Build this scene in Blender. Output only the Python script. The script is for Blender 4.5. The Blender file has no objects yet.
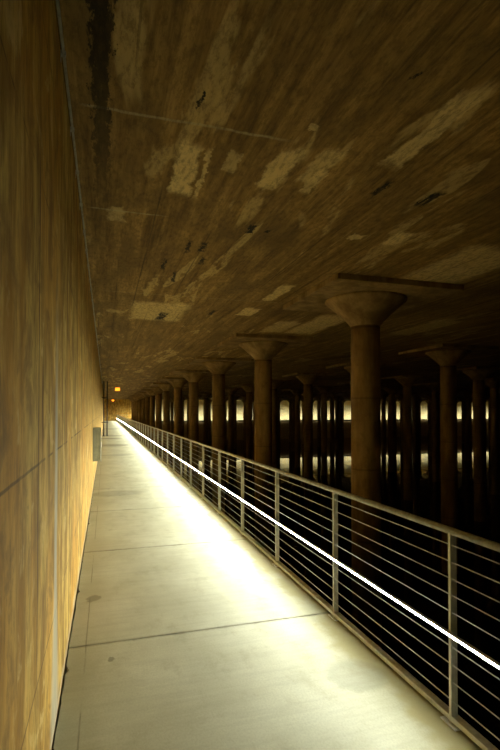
import bpy, bmesh, math, random
from mathutils import Vector, Matrix
random.seed(7)
S = bpy.context.scene
C = S.collection
# ------------------------------------------------------------------ dimensions (metres)
EYE = 1.70            # camera above the walkway deck (deck top is z = 0)
CEIL = 3.72
WALLX = -0.252        # face of the left wall
RAILX = 1.812
EDGE = 1.87           # outer edge of the walkway
YEND = 85.0           # far wall
XR = 88.0             # right wall
WATER = -3.55
X1, Y1, SX, SY = 4.348, 7.33, 6.40, 5.62
F = 474.0
PSI = math.atan(144.5 / F)

# ------------------------------------------------------------------ helpers
def obj(name, bm, mat, parent=None, smooth=False):
    me = bpy.data.meshes.new(name)
    bmesh.ops.recalc_face_normals(bm, faces=bm.faces)
    bm.to_mesh(me); bm.free()
    if smooth:
        for p in me.polygons: p.use_smooth = True
    me.materials.append(mat)
    o = bpy.data.objects.new(name, me); C.objects.link(o)
    if parent: o.parent = parent
    return o

def tag(o, label=None, cat=None, group=None, kind=None):
    if label: o['label'] = label
    if cat: o['category'] = cat
    if group: o['group'] = group
    if kind: o['kind'] = kind
    return o

def thing(name, label, cat, loc=(0, 0, 0), group=None):
    o = bpy.data.objects.new(name, None); C.objects.link(o)
    o.location = loc; o.empty_display_size = .2
    return tag(o, label, cat, group, 'thing')

def box(bm, x0, x1, y0, y1, z0, z1, bevel=0):
    vs = [bm.verts.new((x, y, z)) for x in (x0, x1) for y in (y0, y1) for z in (z0, z1)]
    fs = [bm.faces.new([vs[i] for i in f]) for f in
          ((0, 1, 3, 2), (4, 6, 7, 5), (0, 4, 5, 1), (2, 3, 7, 6), (0, 2, 6, 4), (1, 5, 7, 3))]
    if bevel:
        es = list({e for f in fs for e in f.edges})
        bmesh.ops.bevel(bm, geom=es, offset=bevel, segments=2, affect='EDGES', profile=.5)
    return bm

def tube(bm, p0, p1, r, n=10, caps=True):
    p0, p1 = Vector(p0), Vector(p1); d = (p1 - p0).normalized()
    u = d.orthogonal().normalized(); v = d.cross(u)
    a = [[bm.verts.new(p + r * (math.cos(2*math.pi*i/n) * u + math.sin(2*math.pi*i/n) * v)) for i in range(n)] for p in (p0, p1)]
    for i in range(n):
        bm.faces.new((a[0][i], a[0][(i+1) % n], a[1][(i+1) % n], a[1][i]))
    if caps:
        bm.faces.new(a[0][::-1]); bm.faces.new(a[1])
    return bm

def lathe(bm, prof, n=40, caps=True):
    rings = [[bm.verts.new((r*math.cos(2*math.pi*i/n), r*math.sin(2*math.pi*i/n), z)) for i in range(n)] for r, z in prof]
    for a, b in zip(rings, rings[1:]):
        for i in range(n):
            bm.faces.new((a[i], a[(i+1) % n], b[(i+1) % n], b[i]))
    if caps:
        bm.faces.new(rings[0][::-1]); bm.faces.new(rings[-1])
    return bm

# ------------------------------------------------------------------ material helpers
class NT:
    def __init__(s, name):
        s.m = bpy.data.materials.new(name); s.m.use_nodes = True
        s.t = s.m.node_tree; s.t.nodes.clear()
        s.out = s.t.nodes.new('ShaderNodeOutputMaterial')
    def n(s, ty, **kw):
        x = s.t.nodes.new(ty)
        for k, v in kw.items(): setattr(x, k, v)
        return x
    def l(s, a, b): s.t.links.new(a, b)
    def put(s, sock, v):
        if isinstance(v, bpy.types.NodeSocket): s.l(v, sock)
        else: sock.default_value = v
    def math(s, op, a, b=0., c=None, clamp=False):
        x = s.n('ShaderNodeMath', operation=op); x.use_clamp = clamp
        s.put(x.inputs[0], a); s.put(x.inputs[1], b)
        if c is not None: s.put(x.inputs[2], c)
        return x.outputs[0]
    def ramp(s, v, lo, hi, a=0., b=1.):            # smooth step of v
        x = s.n('ShaderNodeMapRange', interpolation_type='SMOOTHSTEP')
        s.put(x.inputs[0], v)
        for i, q in ((1, lo), (2, hi), (3, a), (4, b)): s.put(x.inputs[i], q)
        return x.outputs[0]
    def coords(s):
        return s.n('ShaderNodeTexCoord').outputs['Object']
    def scale(s, vec, sc, off=(0, 0, 0)):
        x = s.n('ShaderNodeMapping'); s.l(vec, x.inputs[0])
        x.inputs['Scale'].default_value = sc; x.inputs['Location'].default_value = off
        return x.outputs[0]
    def noise(s, vec, sc=(1, 1, 1), detail=5, rough=.6, off=(0, 0, 0), dist=0.):
        x = s.n('ShaderNodeTexNoise'); s.l(s.scale(vec, sc, off), x.inputs['Vector'])
        x.inputs['Scale'].default_value = 1; x.inputs['Detail'].default_value = detail
        x.inputs['Roughness'].default_value = rough; x.inputs['Distortion'].default_value = dist
        return x.outputs[0]
    def mix(s, f, a, b, blend='MIX'):
        x = s.n('ShaderNodeMix', data_type='RGBA', blend_type=blend)
        s.put(x.inputs[0], f)
        for i, q in ((6, a), (7, b)):
            if isinstance(q, tuple): q = (*q, 1) if len(q) == 3 else q
            s.put(x.inputs[i], q)
        return x.outputs[2]
    def bsdf(s, col, rough=.8, height=None, strength=.3, dist=.01, metal=0., spec=.5, ior=1.45):
        b = s.n('ShaderNodeBsdfPrincipled')
        s.put(b.inputs['Base Color'], (*col, 1) if isinstance(col, tuple) else col)
        s.put(b.inputs['Roughness'], rough); s.put(b.inputs['Metallic'], metal)
        b.inputs['Specular IOR Level'].default_value = spec; b.inputs['IOR'].default_value = ior
        if height is not None:
            bp = s.n('ShaderNodeBump'); s.l(height, bp.inputs['Height'])
            bp.inputs['Strength'].default_value = strength; bp.inputs['Distance'].default_value = dist
            s.l(bp.outputs[0], b.inputs['Normal'])
        s.l(b.outputs[0], s.out.inputs[0]); return s.m
    def emit(s, col, k):
        e = s.n('ShaderNodeEmission'); e.inputs[0].default_value = (*col, 1); e.inputs[1].default_value = k
        s.l(e.outputs[0], s.out.inputs[0]); return s.m

def sep(t, vec):
    x = t.n('ShaderNodeSeparateXYZ'); t.l(vec, x.inputs[0]); return x.outputs

def ceil_at(px, py):      # the spot of the ceiling seen at a point of the photograph
    d = F * (CEIL - EYE) / (411 - py)
    X = (px - 105.5) * math.cos(PSI) * d / F
    return X, (d - math.sin(PSI) * X) / math.cos(PSI)

# ------------------------------------------------------------------ ceiling concrete
def ceiling_mat():
    t = NT('board formed ceiling'); P = t.coords(); x, y, z = sep(t, P)
    big = t.noise(P, (.55, .28, 1), 4, .6)
    blotch = t.noise(P, (2.2, .9, 1), 6, .65, (3, 1, 0), .6)
    streak = t.noise(P, (9, .5, 1), 6, .72, (0, 5, 0))
    fine = t.noise(P, (26, 9, 1), 5, .75)
    col = t.mix(t.ramp(streak, .24, .80), (.10, .055, .014), (.50, .31, .092))
    col = t.mix(t.ramp(blotch, .42, .68), col, (.20, .122, .036))
    col = t.mix(t.ramp(big, .52, .72, 0, .75), col, (.095, .056, .020))
    # pale flaked patches following the formwork boards
    pm = t.math('MULTIPLY', t.ramp(t.noise(P, (1.5, .32, 1), 4, .55, (11, 3, 0), 1.0), .57, .62), t.ramp(t.noise(P, (6, 1.6, 1), 4, .6), .38, .5))
    col = t.mix(t.math('MULTIPLY', pm, .55), col, (.68, .49, .19))
    dx = t.math('MULTIPLY', t.math('SUBTRACT', t.noise(P, (2.5, 2.0, 1), 5, .7, (5, 9, 0)), .5), .28)
    dy = t.math('MULTIPLY', t.math('SUBTRACT', t.noise(P, (2.0, 1.4, 1), 5, .7, (8, 2, 4)), .5), .65)
    wx, wy = t.math('ADD', x, dx), t.math('ADD', y, dy)
    def patch(p, q, hw, soft=.05):
        (ax, ay), (bx, by) = ceil_at(*p), ceil_at(*q)
        cx, cy, hl = (ax + bx) / 2, (ay + by) / 2, max(abs(by - ay) / 2, .05)
        a = t.math('DIVIDE', t.math('ABSOLUTE', t.math('SUBTRACT', wx, cx)), hw)
        b = t.math('DIVIDE', t.math('ABSOLUTE', t.math('SUBTRACT', wy, cy)), hl)
        return t.ramp(t.math('MAXIMUM', a, b), 1 + soft, 1 - soft * 2)
    pale = [((196, 140), (176, 193), .10, .9), ((212, 146), (194, 196), .018, .7), ((292, 148), (272, 186), .10, .75),
            ((345, 150), (302, 178), .10, .6), ((500, 88), (372, 165), .09, .75), ((330, 165), (310, 190), .05, .6),
            ((500, 246), (428, 286), .55, .8), ((410, 232), (388, 243), .10, .9), ((372, 232), (350, 236), .08, .7),
            ((190, 304), (130, 319), .55, .7), ((262, 308), (236, 315), .17, .9), ((292, 285), (266, 300), .12, .8),
            ((340, 314), (300, 334), .40, .8), ((300, 322), (262, 332), .3, .6), ((240, 150), (224, 170), .06, .5),
            ((450, 320), (400, 335), .35, .6), ((318, 118), (312, 124), .03, .7), ((118, 205), (112, 220), .08, .5)]
    for p, q, hw, k in pale:
        col = t.mix(t.math('MULTIPLY', patch(p, q, hw, .12), k), col, (.78, .58, .25))
    # thin crossing seams left by the formwork panels
    for yy, x0, x1, k in ((3.27, -.1, 1.1, .6), (4.93, -.1, .4, .6), (8.3, 0, 3, .3)):
        s_ = t.math('ABSOLUTE', t.math('SUBTRACT', t.math('ADD', y, t.math('MULTIPLY', dx, .25)), yy))
        s_ = t.math('MULTIPLY', t.ramp(s_, .022, .006), t.math('MULTIPLY', t.ramp(x, x0 - .1, x0), t.ramp(x, x1 + .3, x1)))
        col = t.mix(t.math('MULTIPLY', s_, k), col, (.5, .42, .22))
    # board joints along the hall
    j = t.math('ABSOLUTE', t.math('SUBTRACT', t.math('FRACT', t.math('MULTIPLY', t.math('ADD', x, t.math('MULTIPLY', dx, .04)), 3.1)), .5))
    jm = t.math('MULTIPLY', t.ramp(j, .035, .012), t.ramp(t.noise(P, (3.1, .35, 1), 3, .5, (7, 0, 0)), .48, .62))
    col = t.mix(t.math('MULTIPLY', jm, .65), col, (.035, .024, .012))
    # black mould: the long band beside the wall and the small spalls
    bn = t.noise(P, (26, 8, 1), 5, .75)
    bm_ = t.math('MULTIPLY', t.ramp(t.math('ADD', t.math('ABSOLUTE', t.math('ADD', x, .035)), t.math('MULTIPLY', t.math('SUBTRACT', bn, .5), .22)), .066, .045),
                 t.ramp(t.math('ADD', y, t.math('MULTIPLY', bn, 2.0)), 6.6, 3.6))
    col = t.mix(t.math('MULTIPLY', bm_, .9), col, (.006, .005, .004))
    for p, q, hw in (((190, 239), (184, 252), .018), ((207, 241), (199, 252), .03), ((205, 259), (196, 264), .03), ((166, 259), (160, 270), .018),
                     ((177, 272), (170, 282), .02), ((256, 222), (248, 231), .03), ((268, 229), (264, 232), .02), ((164, 312), (158, 320), .06),
                     ((214, 310), (208, 315), .03), ((395, 178), (372, 195), .02), ((440, 190), (420, 205), .03), ((200, 92), (197, 104), .007), ((430, 66), (427, 70), .012)):
        m = t.math('MULTIPLY', patch(p, q, hw * 1.6, .2), t.ramp(bn, .36, .5))
        col = t.mix(m, col, (.006, .006, .006))
    col = t.mix(t.ramp(fine, .42, .66, 0, .55), col, (.08, .048, .015))
    h = t.math('ADD', t.math('MULTIPLY', blotch, .7), t.math('ADD', t.math('MULTIPLY', fine, .25), t.math('ADD', t.math('MULTIPLY', streak, .5), t.math('MULTIPLY', pm, .2))))
    return t.bsdf(col, .85, h, .5, .03, spec=.25)

# ------------------------------------------------------------------ wall concrete (streaks run down the face)
def wall_mat(pale=False):
    t = NT('stained wall concrete'); P = t.coords(); x, y, z = sep(t, P)
    Q = t.n('ShaderNodeCombineXYZ'); t.l(t.math('ADD', x, y), Q.inputs[0]); t.l(z, Q.inputs[2]); Q = Q.outputs[0]
    streak = t.noise(Q, (5.5, 1, 1.0), 6, .72, dist=.4)
    wide = t.noise(Q, (1.1, 1, .5), 4, .55, (2, 0, 1))
    blot = t.noise(Q, (3.5, 1, 3), 6, .65, (9, 0, 3), .5)
    fine = t.noise(Q, (60, 1, 30), 4, .7)
    grain = t.noise(Q, (22, 1, 5), 5, .75, (5, 0, 9))
    col = t.mix(t.ramp(streak, .36, .64), (.29, .155, .022), (.76, .51, .125))
    col = t.mix(t.ramp(wide, .42, .66, 0, .7), col, (.66, .33, .045))
    col = t.mix(t.ramp(blot, .48, .64, 0, .75), col, (.30, .165, .035))
    col = t.mix(t.ramp(blot, .44, .32, 0, .65), col, (.85, .62, .22))
    col = t.mix(t.ramp(grain, .5, .68, 0, .6), col, (.24, .125, .025))
    u = t.math('ADD', x, y)
    w = t.math('MULTIPLY', t.math('SUBTRACT', t.noise(Q, (3, 1, 2), 5, .7, (1, 0, 7)), .5), .05)
    # horizontal day joints and upright panel joints
    for zz, k in ((1.49, .6), (2.62, .5), (.62, .6), (3.3, .5)):
        m = t.math('MULTIPLY', t.ramp(t.math('ABSOLUTE', t.math('SUBTRACT', t.math('ADD', z, t.math('MULTIPLY', w, .35)), zz)), .008, .003),
                   t.ramp(t.noise(Q, (1.6, 1, .2), 3, .6, (zz, 0, 0)), .40, .48))
        col = t.mix(t.math('MULTIPLY', m, k), col, (.045, .028, .012))
    up = t.math('MULTIPLY', t.ramp(t.math('ABSOLUTE', t.math('SUBTRACT', t.math('FRACT', t.math('MULTIPLY', t.math('ADD', u, t.math('MULTIPLY', w, .25)), .83)), .48)), .012, .005),
                t.ramp(t.noise(Q, (.7, 1, .9), 3, .6, (4, 0, 4)), .46, .56))
    col = t.mix(t.math('MULTIPLY', up, .8), col, (.06, .035, .014))
    # short dark drips
    dr = t.math('MULTIPLY', t.ramp(t.noise(Q, (17, 1, 1.5), 3, .55, (6, 0, 2)), .63, .70), t.ramp(t.noise(Q, (2.2, 1, 1.2), 3, .5, (3, 0, 8)), .48, .62))
    col = t.mix(t.math('MULTIPLY', dr, .75), col, (.07, .04, .016))
    # the pale lime run down the near stretch of the wall, spreading at its foot
    wd = t.ramp(z, .9, .0, .11, .30)
    m = t.math('MULTIPLY', t.ramp(t.math('ABSOLUTE', t.math('SUBTRACT', t.math('ADD', u, w), 2.50)), wd, t.math('MULTIPLY', wd, .25)), t.ramp(z, 2.6, 1.4))
    col = t.mix(t.math('MULTIPLY', m, .6), col, (.52, .55, .45))
    col = t.mix(t.ramp(t.math('ADD', z, t.math('MULTIPLY', t.math('SUBTRACT', blot, .5), .2)), .10, .02, 0, .55), col, (.62, .52, .34))
    if pale: col = t.mix(t.math('MULTIPLY', t.ramp(wide, .3, .7, .85, .6), t.ramp(t.math('ADD', x, t.math('MULTIPLY', wide, 3.)), 6.5, 8.5)), col, (.74, .66, .38))
    h = t.math('ADD', t.math('MULTIPLY', streak, .6), t.math('ADD', t.math('MULTIPLY', fine, .12), t.math('SUBTRACT', t.math('MULTIPLY', blot, .4), t.math('MULTIPLY', t.math('ADD', up, dr), .3))))
    return t.bsdf(col, .85, h, .5, .02, spec=.25)

def deck_mat():
    t = NT('walkway concrete'); P = t.coords(); x, y, z = sep(t, P)
    a = t.noise(P, (1.2, .9, 1), 5, .6); b = t.noise(P, (5, 3, 1), 6, .7, (3, 3, 0)); f = t.noise(P, (90, 60, 1), 4, .75)
    br = t.noise(P, (1.5, 16, 1), 3, .6)
    col = t.mix(t.ramp(a, .35, .68), (.49, .48, .315), (.61, .605, .43))
    col = t.mix(t.ramp(b, .5, .74, 0, .5), col, (.37, .34, .205))
    col = t.mix(t.ramp(br, .4, .7, 0, .22), col, (.33, .31, .20))
    col = t.mix(t.ramp(f, .35, .75, 0, .35), col, (.29, .27, .17))
    # grime along the wall and a darker, yellower band along the rail
    n_ = t.math('MULTIPLY', t.math('SUBTRACT', b, .5), .5)
    col = t.mix(t.ramp(t.math('ADD', x, n_), .10, -.20, 0, .4), col, (.24, .21, .115))
    ry = t.math('MULTIPLY', t.ramp(t.math('ADD', x, t.math('MULTIPLY', t.math('SUBTRACT', a, .5), .9)), 1.58, 1.70), .8)
    col = t.mix(ry, col, (.36, .30, .115))
    # damp marks: (x, y, half width, half length)
    wx, wy = t.math('ADD', x, t.math('MULTIPLY', n_, .3)), t.math('ADD', y, t.math('MULTIPLY', n_, .35))
    for cx, cy, hx, hy, k in ((-.10, 4.55, .06, .07, .6), (.05, 3.42, .03, .025, .6), (.3, 24.5, .9, .9, .6), (.2, 30.5, .8, .7, .7), (.3, 34.0, 1.0, .8, .55),
                              (.35, 19.0, .8, .4, .35), (.4, 47, 1, 1.2, .6), (.2, 10.2, .6, .35, .35), (1.55, 2.75, .2, .2, .35)):
        r = t.math('ADD', t.math('POWER', t.math('ABSOLUTE', t.math('DIVIDE', t.math('SUBTRACT', wx, cx), hx)), 2.), t.math('POWER', t.math('ABSOLUTE', t.math('DIVIDE', t.math('SUBTRACT', wy, cy), hy)), 2.))
        col = t.mix(t.math('MULTIPLY', t.ramp(r, 1.3, .5), k), col, (.13, .115, .06))
    # dirt in the slab joints and a long scratch beside the wall
    jd = t.math('ABSOLUTE', t.math('SUBTRACT', t.math('FRACT', t.math('DIVIDE', t.math('SUBTRACT', t.math('ADD', y, t.math('MULTIPLY', n_, .05)), 3.66 - 1.2), 2.4)), .5))
    col = t.mix(t.math('MULTIPLY', t.ramp(jd, .014, .004), t.ramp(b, .3, .7, .2, .65)), col, (.16, .14, .08))
    sc_ = t.math('MULTIPLY', t.ramp(t.math('ABSOLUTE', t.math('SUBTRACT', t.math('ADD', x, t.math('MULTIPLY', n_, .03)), -.125)), .007, .002), t.ramp(a, .42, .5))
    col = t.mix(t.math('MULTIPLY', sc_, .6), col, (.15, .13, .07))
    rough = t.ramp(b, .3, .7, .42, .6)
    return t.bsdf(col, rough, t.math('ADD', t.math('MULTIPLY', f, .3), t.math('MULTIPLY', br, .25)), .25, .006, spec=.5)

def column_mat():
    t = NT('column concrete'); P = t.coords()
    r = t.n('ShaderNodeObjectInfo').outputs['Random']
    o = t.n('ShaderNodeVectorMath', operation='ADD'); t.l(P, o.inputs[0]); t.l(t.math('MULTIPLY', r, 37.), o.inputs[1]); P2 = o.outputs[0]
    a = t.noise(P2, (3, 3, .5), 5, .65); b = t.noise(P2, (5, 5, 4), 6, .7); f = t.noise(P2, (40, 40, 40), 3, .7)
    x, y, z = sep(t, P)
    col = t.mix(t.ramp(a, .33, .68), (.17, .105, .036), (.36, .235, .090))
    col = t.mix(t.ramp(b, .48, .72, 0, .6), col, (.13, .075, .026))
    ring = t.math('MULTIPLY', t.ramp(t.math('ABSOLUTE', t.math('SUBTRACT', t.math('FRACT', t.math('MULTIPLY', z, .82)), .5)), .02, .006), .4)
    col = t.mix(ring, col, (.07, .045, .018))
    return t.bsdf(col, .85, t.math('ADD', t.math('MULTIPLY', b, .7), t.math('MULTIPLY', f, .25)), .4, .02, spec=.25)

def metal(name, col, rough, m=.8):
    t = NT(name); P = t.coords(); n = t.noise(P, (18, 18, 9), 4, .7)
    c = t.mix(t.ramp(n, .35, .7), col, tuple(q * .72 for q in col))
    return t.bsdf(c, t.ramp(n, .3, .7, rough - .06, rough + .1), n, .08, .003, metal=m)

def water_mat():
    t = NT('still black water'); P = t.coords()
    n = t.noise(P, (.9, .55, 1), 3, .5)
    return t.bsdf((.004, .0045, .004), .02, n, .10, .004, spec=.5, ior=1.33)

M_CEIL, M_WALL, M_DECK, M_COL, M_WATER = ceiling_mat(), wall_mat(), deck_mat(), column_mat(), water_mat()
M_STEEL = metal('brushed stainless steel', (.86, .86, .80), .45, .0)
M_ROD = metal('stainless rod', (.95, .95, .91), .35, .0)
M_BOX = metal('grey green enamel', (.30, .30, .19), .55, 0.)
M_DARKPIPE = metal('black iron', (.06, .045, .025), .6, .2)
M_PIPE = metal('galvanised conduit', (.50, .47, .38), .45, .5)
LEDC = (.96, 1.0, .86)
M_LED = NT('lit tube lens').emit(LEDC, 390.)
M_LED_FADE = [NT('lit tube lens, dimmer lead-in').emit(LEDC, 390. * k) for k in (.5, .65, .82)]
M_LEDGE_ADDED = NT('added ledge light').emit((1.0, .93, .72), 4.)  # weak glow for the added strip under the far ledge
M_AMBER = NT('amber lamp lens').emit((1.0, .30, .018), 2.4)

# ------------------------------------------------------------------ setting
def deck():
    bm = bmesh.new()
    # slabs with open joints on a dark bed; the wall side is a broken edge
    y = -2.0
    ys = [-2.0] + [3.66 + 2.4 * k for k in range(-1, 34)]
    ys = [q for q in ys if q < YEND - 2.4] + [YEND - 2.15]
    for a, b in zip(ys, ys[1:]):
        a2, b2 = a + .006, b - .006
        n = max(2, int((b2 - a2) / .06)) if a < 16 else 6
        L, R = [], []
        for i in range(n + 1):
            yy = a2 + (b2 - a2) * i / n
            jag = abs(random.gauss(0, .006)) + (.018 if random.random() < .06 else 0)
            L.append((WALLX + .008 + jag, yy))
        top = [bm.verts.new((p[0], p[1], 0)) for p in L]; low = [bm.verts.new((p[0], p[1], -.05)) for p in L]
        r0, r1 = bm.verts.new((EDGE, a2, 0)), bm.verts.new((EDGE, b2, 0))
        q0, q1 = bm.verts.new((EDGE, a2, -.05)), bm.verts.new((EDGE, b2, -.05))
        bm.faces.new(top[::-1] + [r0, r1])
        for i in range(n): bm.faces.new((top[i], top[i+1], low[i+1], low[i]))
        bm.faces.new((top[0], low[0], q0, r0)); bm.faces.new((top[-1], r1, q1, low[-1])); bm.faces.new((r0, q0, q1, r1))
    # bed slab under the walkway, and the ledge across the far end
    box(bm, WALLX, EDGE, -2.0, YEND - 2.15, -.26, -.05)
    box(bm, WALLX, XR, YEND - 2.15, YEND, -.26, 0)
    return bm
tag(obj('floor', deck(), M_DECK), kind='structure')
bm = bmesh.new()
box(bm, WALLX - .3, XR + .3, -4, YEND + .3, CEIL, CEIL + .3)
tag(obj('ceiling', bm, M_CEIL), kind='structure')
bm = bmesh.new(); box(bm, WALLX - .3, WALLX, -4, YEND, WATER - .4, CEIL)
tag(obj('wall_left', bm, M_WALL), kind='structure')
bm = bmesh.new(); box(bm, WALLX - .3, XR + .3, YEND, YEND + .3, WATER - .4, CEIL)
tag(obj('wall_far', bm, wall_mat(True)), kind='structure')
bm = bmesh.new(); box(bm, XR, XR + .3, -4, YEND, WATER - .4, CEIL)
tag(obj('wall_right', bm, M_WALL), kind='structure')
# plinth face under the far ledge
bm = bmesh.new(); box(bm, EDGE, XR, YEND - 1.95, YEND - 1.75, WATER - .4, -.26)
tag(obj('trim_1', bm, M_WALL), kind='structure')
bm = bmesh.new()
vs = [bm.verts.new(p) for p in ((WALLX, -4, WATER), (XR, -4, WATER), (XR, YEND - 1.95, WATER), (WALLX, YEND - 1.95, WATER))]
bm.faces.new(vs)
tag(obj('water', bm, M_WATER), 'still black water filling the hall below the walkway', 'water', kind='structure')

# ------------------------------------------------------------------ columns
BASE = WATER - .02
H = CEIL - .002 - BASE
def make_column():
    t = thing('column', 'x', 'column')
    bm = bmesh.new(); zc = 3.17 - BASE
    lathe(bm, [(.252, 0), (.252, zc - .26), (.247, zc - .25), (.247, zc)], 40)
    obj('shaft', bm, M_COL, t, True)
    bm = bmesh.new()
    lathe(bm, [(.247, zc), (.262, zc + .015), (.30, zc + .07), (.40, zc + .17), (.53, zc + .29), (.655, zc + .395), (.69, zc + .42), (.70, zc + .435), (.70, zc + .46)], 40)
    o = obj('capital', bm, M_COL, t, True)
    bm = bmesh.new(); box(bm, -1.12, 1.12, -1.12, 1.12, zc + .46, H, .008)
    obj('drop_panel', bm, M_COL, t)
    return t
proto = make_column()
ORD = ['first', 'second', 'third', 'fourth', 'fifth', 'sixth', 'seventh', 'eighth', 'ninth', 'tenth', 'eleventh', 'twelfth', 'thirteenth', 'fourteenth']
def place(o, j, k):
    o.location = (X1 + j * SX, Y1 + k * SY, BASE)
    if j == 0:
        if k == 0: l = 'thick round concrete column with flared capital, largest and nearest behind the railing'
        elif k == 13: l = 'last concrete column of the row along the railing, beside the far wall'
        else: l = ORD[k] + ' concrete column from the camera in the row just behind the railing'
        o['label'] = l; o['group'] = 'columns along the walkway railing'
    elif j == 1 and k == 1:
        o['label'] = 'dim concrete column with flared capital to the right of the largest column'; o['group'] = 'columns of the second row'
    elif j == 1 and k == 2:
        o['label'] = 'dark second-row column mostly hidden behind the largest column'; o['group'] = 'columns of the second row'
    elif j == 1 and k == 3:
        o['label'] = 'dim second-row column midway between the two largest columns of the railing row'; o['group'] = 'columns of the second row'
    else:
        o['label'] = 'distant dark column silhouetted deep in the hall beyond the railing row'; o['group'] = 'dark columns deep in the hall'
first = True
for j in range(13):
    for k in range(14):
        X, Y = X1 + j * SX, Y1 + k * SY
        ang = math.atan2(X, Y) - PSI
        if 250 + F * math.tan(ang) > 520: continue          # outside the picture on the right
        if first: c = proto; first = False
        else:
            c = proto.copy(); C.objects.link(c)
            for ch in proto.children:
                d = ch.copy(); C.objects.link(d); d.parent = c
        place(c, j, k)

# ------------------------------------------------------------------ railings
RODZ = (.968, .876, .784, .696, .604, .416, .320, .228, .127)
LEDZ = .488
def lens_profile(r, tilt):      # half round lens, normals fan out around the tilt direction
    return [(r * math.cos(a), r * math.sin(a)) for a in [math.radians(180 + tilt + s) for s in range(-60, 61, 20)]]

def railing(label, length, start, gap=1.384, first_post=.0, light_start=None):
    """rail runs along local +Y from 0 to length, walkway on the -X side"""
    t = thing('railing', label, 'railing')
    bm = tube(bmesh.new(), (0.005, start, 1.042), (0.005, length, 1.042), .020, 14); obj('top_rail', bm, M_STEEL, t, True)
    n = int((length - first_post) / gap) + 1
    post_me = None; plate_me = None
    for i in range(n):
        yy = first_post + i * gap
        if post_me is None:
            bm = bmesh.new(); box(bm, -.012, .030, -.010, .010, .008, 1.035, .002); p = obj('post', bm, M_STEEL, t); post_me = p.data
            bm = bmesh.new(); box(bm, -.03, .055, -.06, .06, 0.0, .008, .002)
            for sx in (.045, ):
                for sy in (-.042, .042): tube(bm, (sx, sy, .006), (sx, sy, .018), .008, 6)
            q = obj('base_plate', bm, M_STEEL, p); plate_me = q.data
        else:
            p = bpy.data.objects.new('post', post_me); C.objects.link(p); p.parent = t
            q = bpy.data.objects.new('base_plate', plate_me); C.objects.link(q); q.parent = p
        p.location = (0, yy, 0)
    for z in RODZ:
        bm = tube(bmesh.new(), (-.002, start, z), (-.002, length, z), .0034, 8); obj('rod', bm, M_ROD, t, True)
    bm = box(bmesh.new(), -.012, .034, start, length, .018, .046); obj('toe_rail', bm, M_STEEL, t)
    if light_start is not None: start = light_start
    # light line: aluminium channel with a top lip, lens recessed under it
    bm = box(bmesh.new(), -.020, -.0125, start, length, LEDZ - .0125, LEDZ + .013)
    box(bm, -.0365, -.020, start, length, LEDZ + .0103, LEDZ + .013); box(bm, -.0232, -.020, start, length, LEDZ - .0125, LEDZ - .0103); obj('light_channel', bm, M_STEEL, t)
    bm = bmesh.new()
    m = max(1, int(length / gap)); rings = []
    for i in range(m + 1):
        yy = start + (length - start) * i / m
        rings.append([bm.verts.new((a, yy, LEDZ + b)) for a, b in ((-.0235, .0095), (-.0220, .0), (-.0205, -.0095))])
    for a, b in zip(rings, rings[1:]):
        for i in range(2): bm.faces.new((a[i], b[i], b[i+1], a[i+1]))
    me = bpy.data.meshes.new('light_tube'); bm.to_mesh(me); bm.free(); me.materials.append(M_LED)
    if light_start == 1.7:                 # the first bays of the walkway's light line run dimmer
        for mt in M_LED_FADE: me.materials.append(mt)
        for p in me.polygons: p.material_index = p.index // 2 + 1 if p.index // 2 < 3 else 0
    o = bpy.data.objects.new('light_tube', me); C.objects.link(o); o.parent = t
    o['label'] = 'glowing white light line'
    return t
r1 = railing('steel rod railing with a glowing white light line along the long walkway', YEND - 2.2, 1.2, first_post=.79+1.384, light_start=1.7)
r1.location = (RAILX, 0, 0)
r2 = railing('far railing along the ledge in front of the lit end wall', XR - RAILX - .1, .05, first_post=.10, light_start=.6)
r2.location = (RAILX + .02, YEND - 2.09, 0); r2.rotation_euler = (0, 0, -math.pi / 2)

# ------------------------------------------------------------------ fittings
# added strip light, put in to brighten the plinth face below the far ledge
t = thing('added_ledge_light', 'thin added strip light brightening the face under the far ledge', 'light', (0, 0, 0))
bm = box(bmesh.new(), EDGE + .2, XR - .2, YEND - 2.12, YEND - 2.06, -.285, -.26); obj('added_housing', bm, M_DARKPIPE, t)
bm = bmesh.new()
xs = [EDGE + .2 + i * 2.0 for i in range(int((XR - .4 - EDGE) / 2.0) + 1)]
for a, b in zip(xs, xs[1:]):
    bm.faces.new([bm.verts.new(p) for p in ((a, YEND - 2.058, -.284), (b, YEND - 2.058, -.284), (b, YEND - 2.058, -.262), (a, YEND - 2.058, -.262))])
o = obj('lens', bm, M_LEDGE_ADDED, t)

# conduit in the corner of wall and ceiling
t = thing('conduit', 'thin pale conduit running along the top corner of the left wall', 'pipe', (WALLX, 0, 0))
bm = tube(bmesh.new(), (.019, -2, CEIL - .03), (.019, 36, CEIL - .03), .0085, 8); obj('pipe', bm, M_PIPE, t, True)
cl = None
for i in range(50):
    yy = 2.15 + .67 * i + random.uniform(-.05, .05)
    if cl is None:
        bm = bmesh.new(); box(bm, .003, .031, -.011, .011, CEIL - .043, CEIL - .017, .002); box(bm, .003, .006, -.011, .011, CEIL - .075, CEIL - .017)
        c = obj('clamp', bm, M_PIPE, t); cl = c.data
    else:
        c = bpy.data.objects.new('clamp', cl); C.objects.link(c); c.parent = t
    c.location = (0, yy, 0)

# enamelled cabinet on the wall
t = thing('wall_mounted_box', 'grey-green metal box fixed to the left wall above the walkway', 'box', (WALLX, 10.5, .64))
bm = box(bmesh.new(), 0, .145, 0, .42, 0, .70, .006); obj('body', bm, M_BOX, t)
bm = box(bmesh.new(), .145, .163, -.008, .428, -.005, .705, .004); d = obj('door', bm, M_BOX, t)
bm = box(bmesh.new(), .163, .178, .03, .055, .30, .40, .003); obj('latch', bm, M_STEEL, d)

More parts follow.
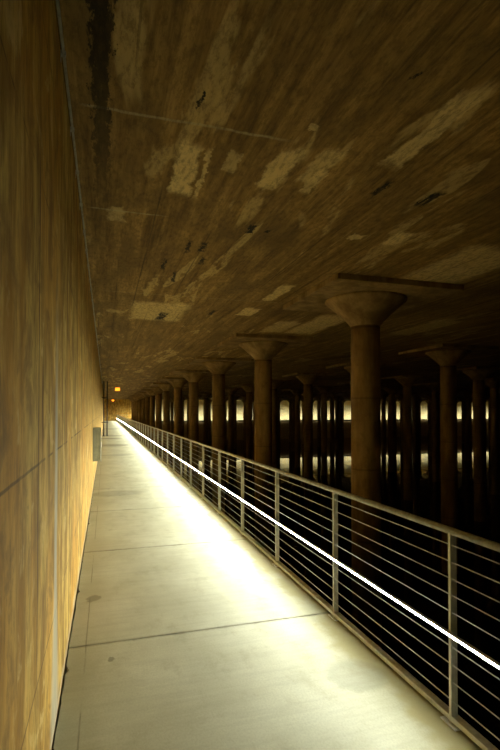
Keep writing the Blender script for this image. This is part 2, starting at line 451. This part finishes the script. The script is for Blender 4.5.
# iron standpipes further on
t = thing('standpipe', 'dark iron pipes rising up the left wall far down the walkway', 'pipe', (WALLX, 33.5, 0))
for xx, yy in ((.14, 0), (.36, .25)):
    bm = tube(bmesh.new(), (xx, yy, 0), (xx, yy, CEIL), .042, 14); p = obj('riser', bm, M_DARKPIPE, t, True)
    bm = bmesh.new(); tube(bm, (xx, yy, 0), (xx, yy, .03), .10, 14); obj('flange', bm, M_DARKPIPE, p)
for zz in (.9, 2.6):
    bm = box(bmesh.new(), .003, .43, -.08, -.05, zz, zz + .05); box(bm, .003, .43, .31, .33, zz, zz + .05); obj('bracket', bm, M_DARKPIPE, t)

# amber ceiling lamps over the walkway
def lamp(label, x, y, drop):
    t = thing('ceiling_lamp', label, 'lamp', (x, y, CEIL - drop), 'amber lamps over the walkway')
    bm = box(bmesh.new(), -.16, .16, -.05, .05, .12, .16, .005)
    tube(bm, (-.1, 0, .16), (-.1, 0, drop), .012, 8); tube(bm, (.1, 0, .16), (.1, 0, drop), .012, 8)
    obj('bracket', bm, M_DARKPIPE, t)
    bm = box(bmesh.new(), -.19, .19, -.055, .055, -.14, .12, .02); obj('lens', bm, M_AMBER, t)
lamp('amber lamp under the ceiling, the nearer and larger of the two over the walkway', 0.94, 40.5, .22)
lamp('small amber lamp at the far end of the walkway before the end wall', 1.15, 79.8, .30)

# ------------------------------------------------------------------ world, camera, view
w = bpy.data.worlds.new('dark'); S.world = w; w.use_nodes = True
w.node_tree.nodes['Background'].inputs[0].default_value = (0, 0, 0, 1)
w.node_tree.nodes['Background'].inputs[1].default_value = 0
cd = bpy.data.cameras.new('camera'); cam = bpy.data.objects.new('camera', cd); C.objects.link(cam)
cd.sensor_width = 36; cd.sensor_fit = 'AUTO'; cd.lens = F / 750 * 36
PITCH = math.radians(1.0)
cam.location = (0, 0, EYE)
cam.rotation_euler = (math.pi / 2 + PITCH, 0, -PSI)
cd.shift_y = (36 - F * math.tan(PITCH)) / 750
cd.clip_end = 400
S.camera = cam
S.view_settings.view_transform = 'Standard'; S.view_settings.look = 'None'
S.view_settings.gamma = 1; S.view_settings.use_curve_mapping = False
S.view_settings.exposure = 0
S.cycles.max_bounces = 10; S.cycles.diffuse_bounces = 6
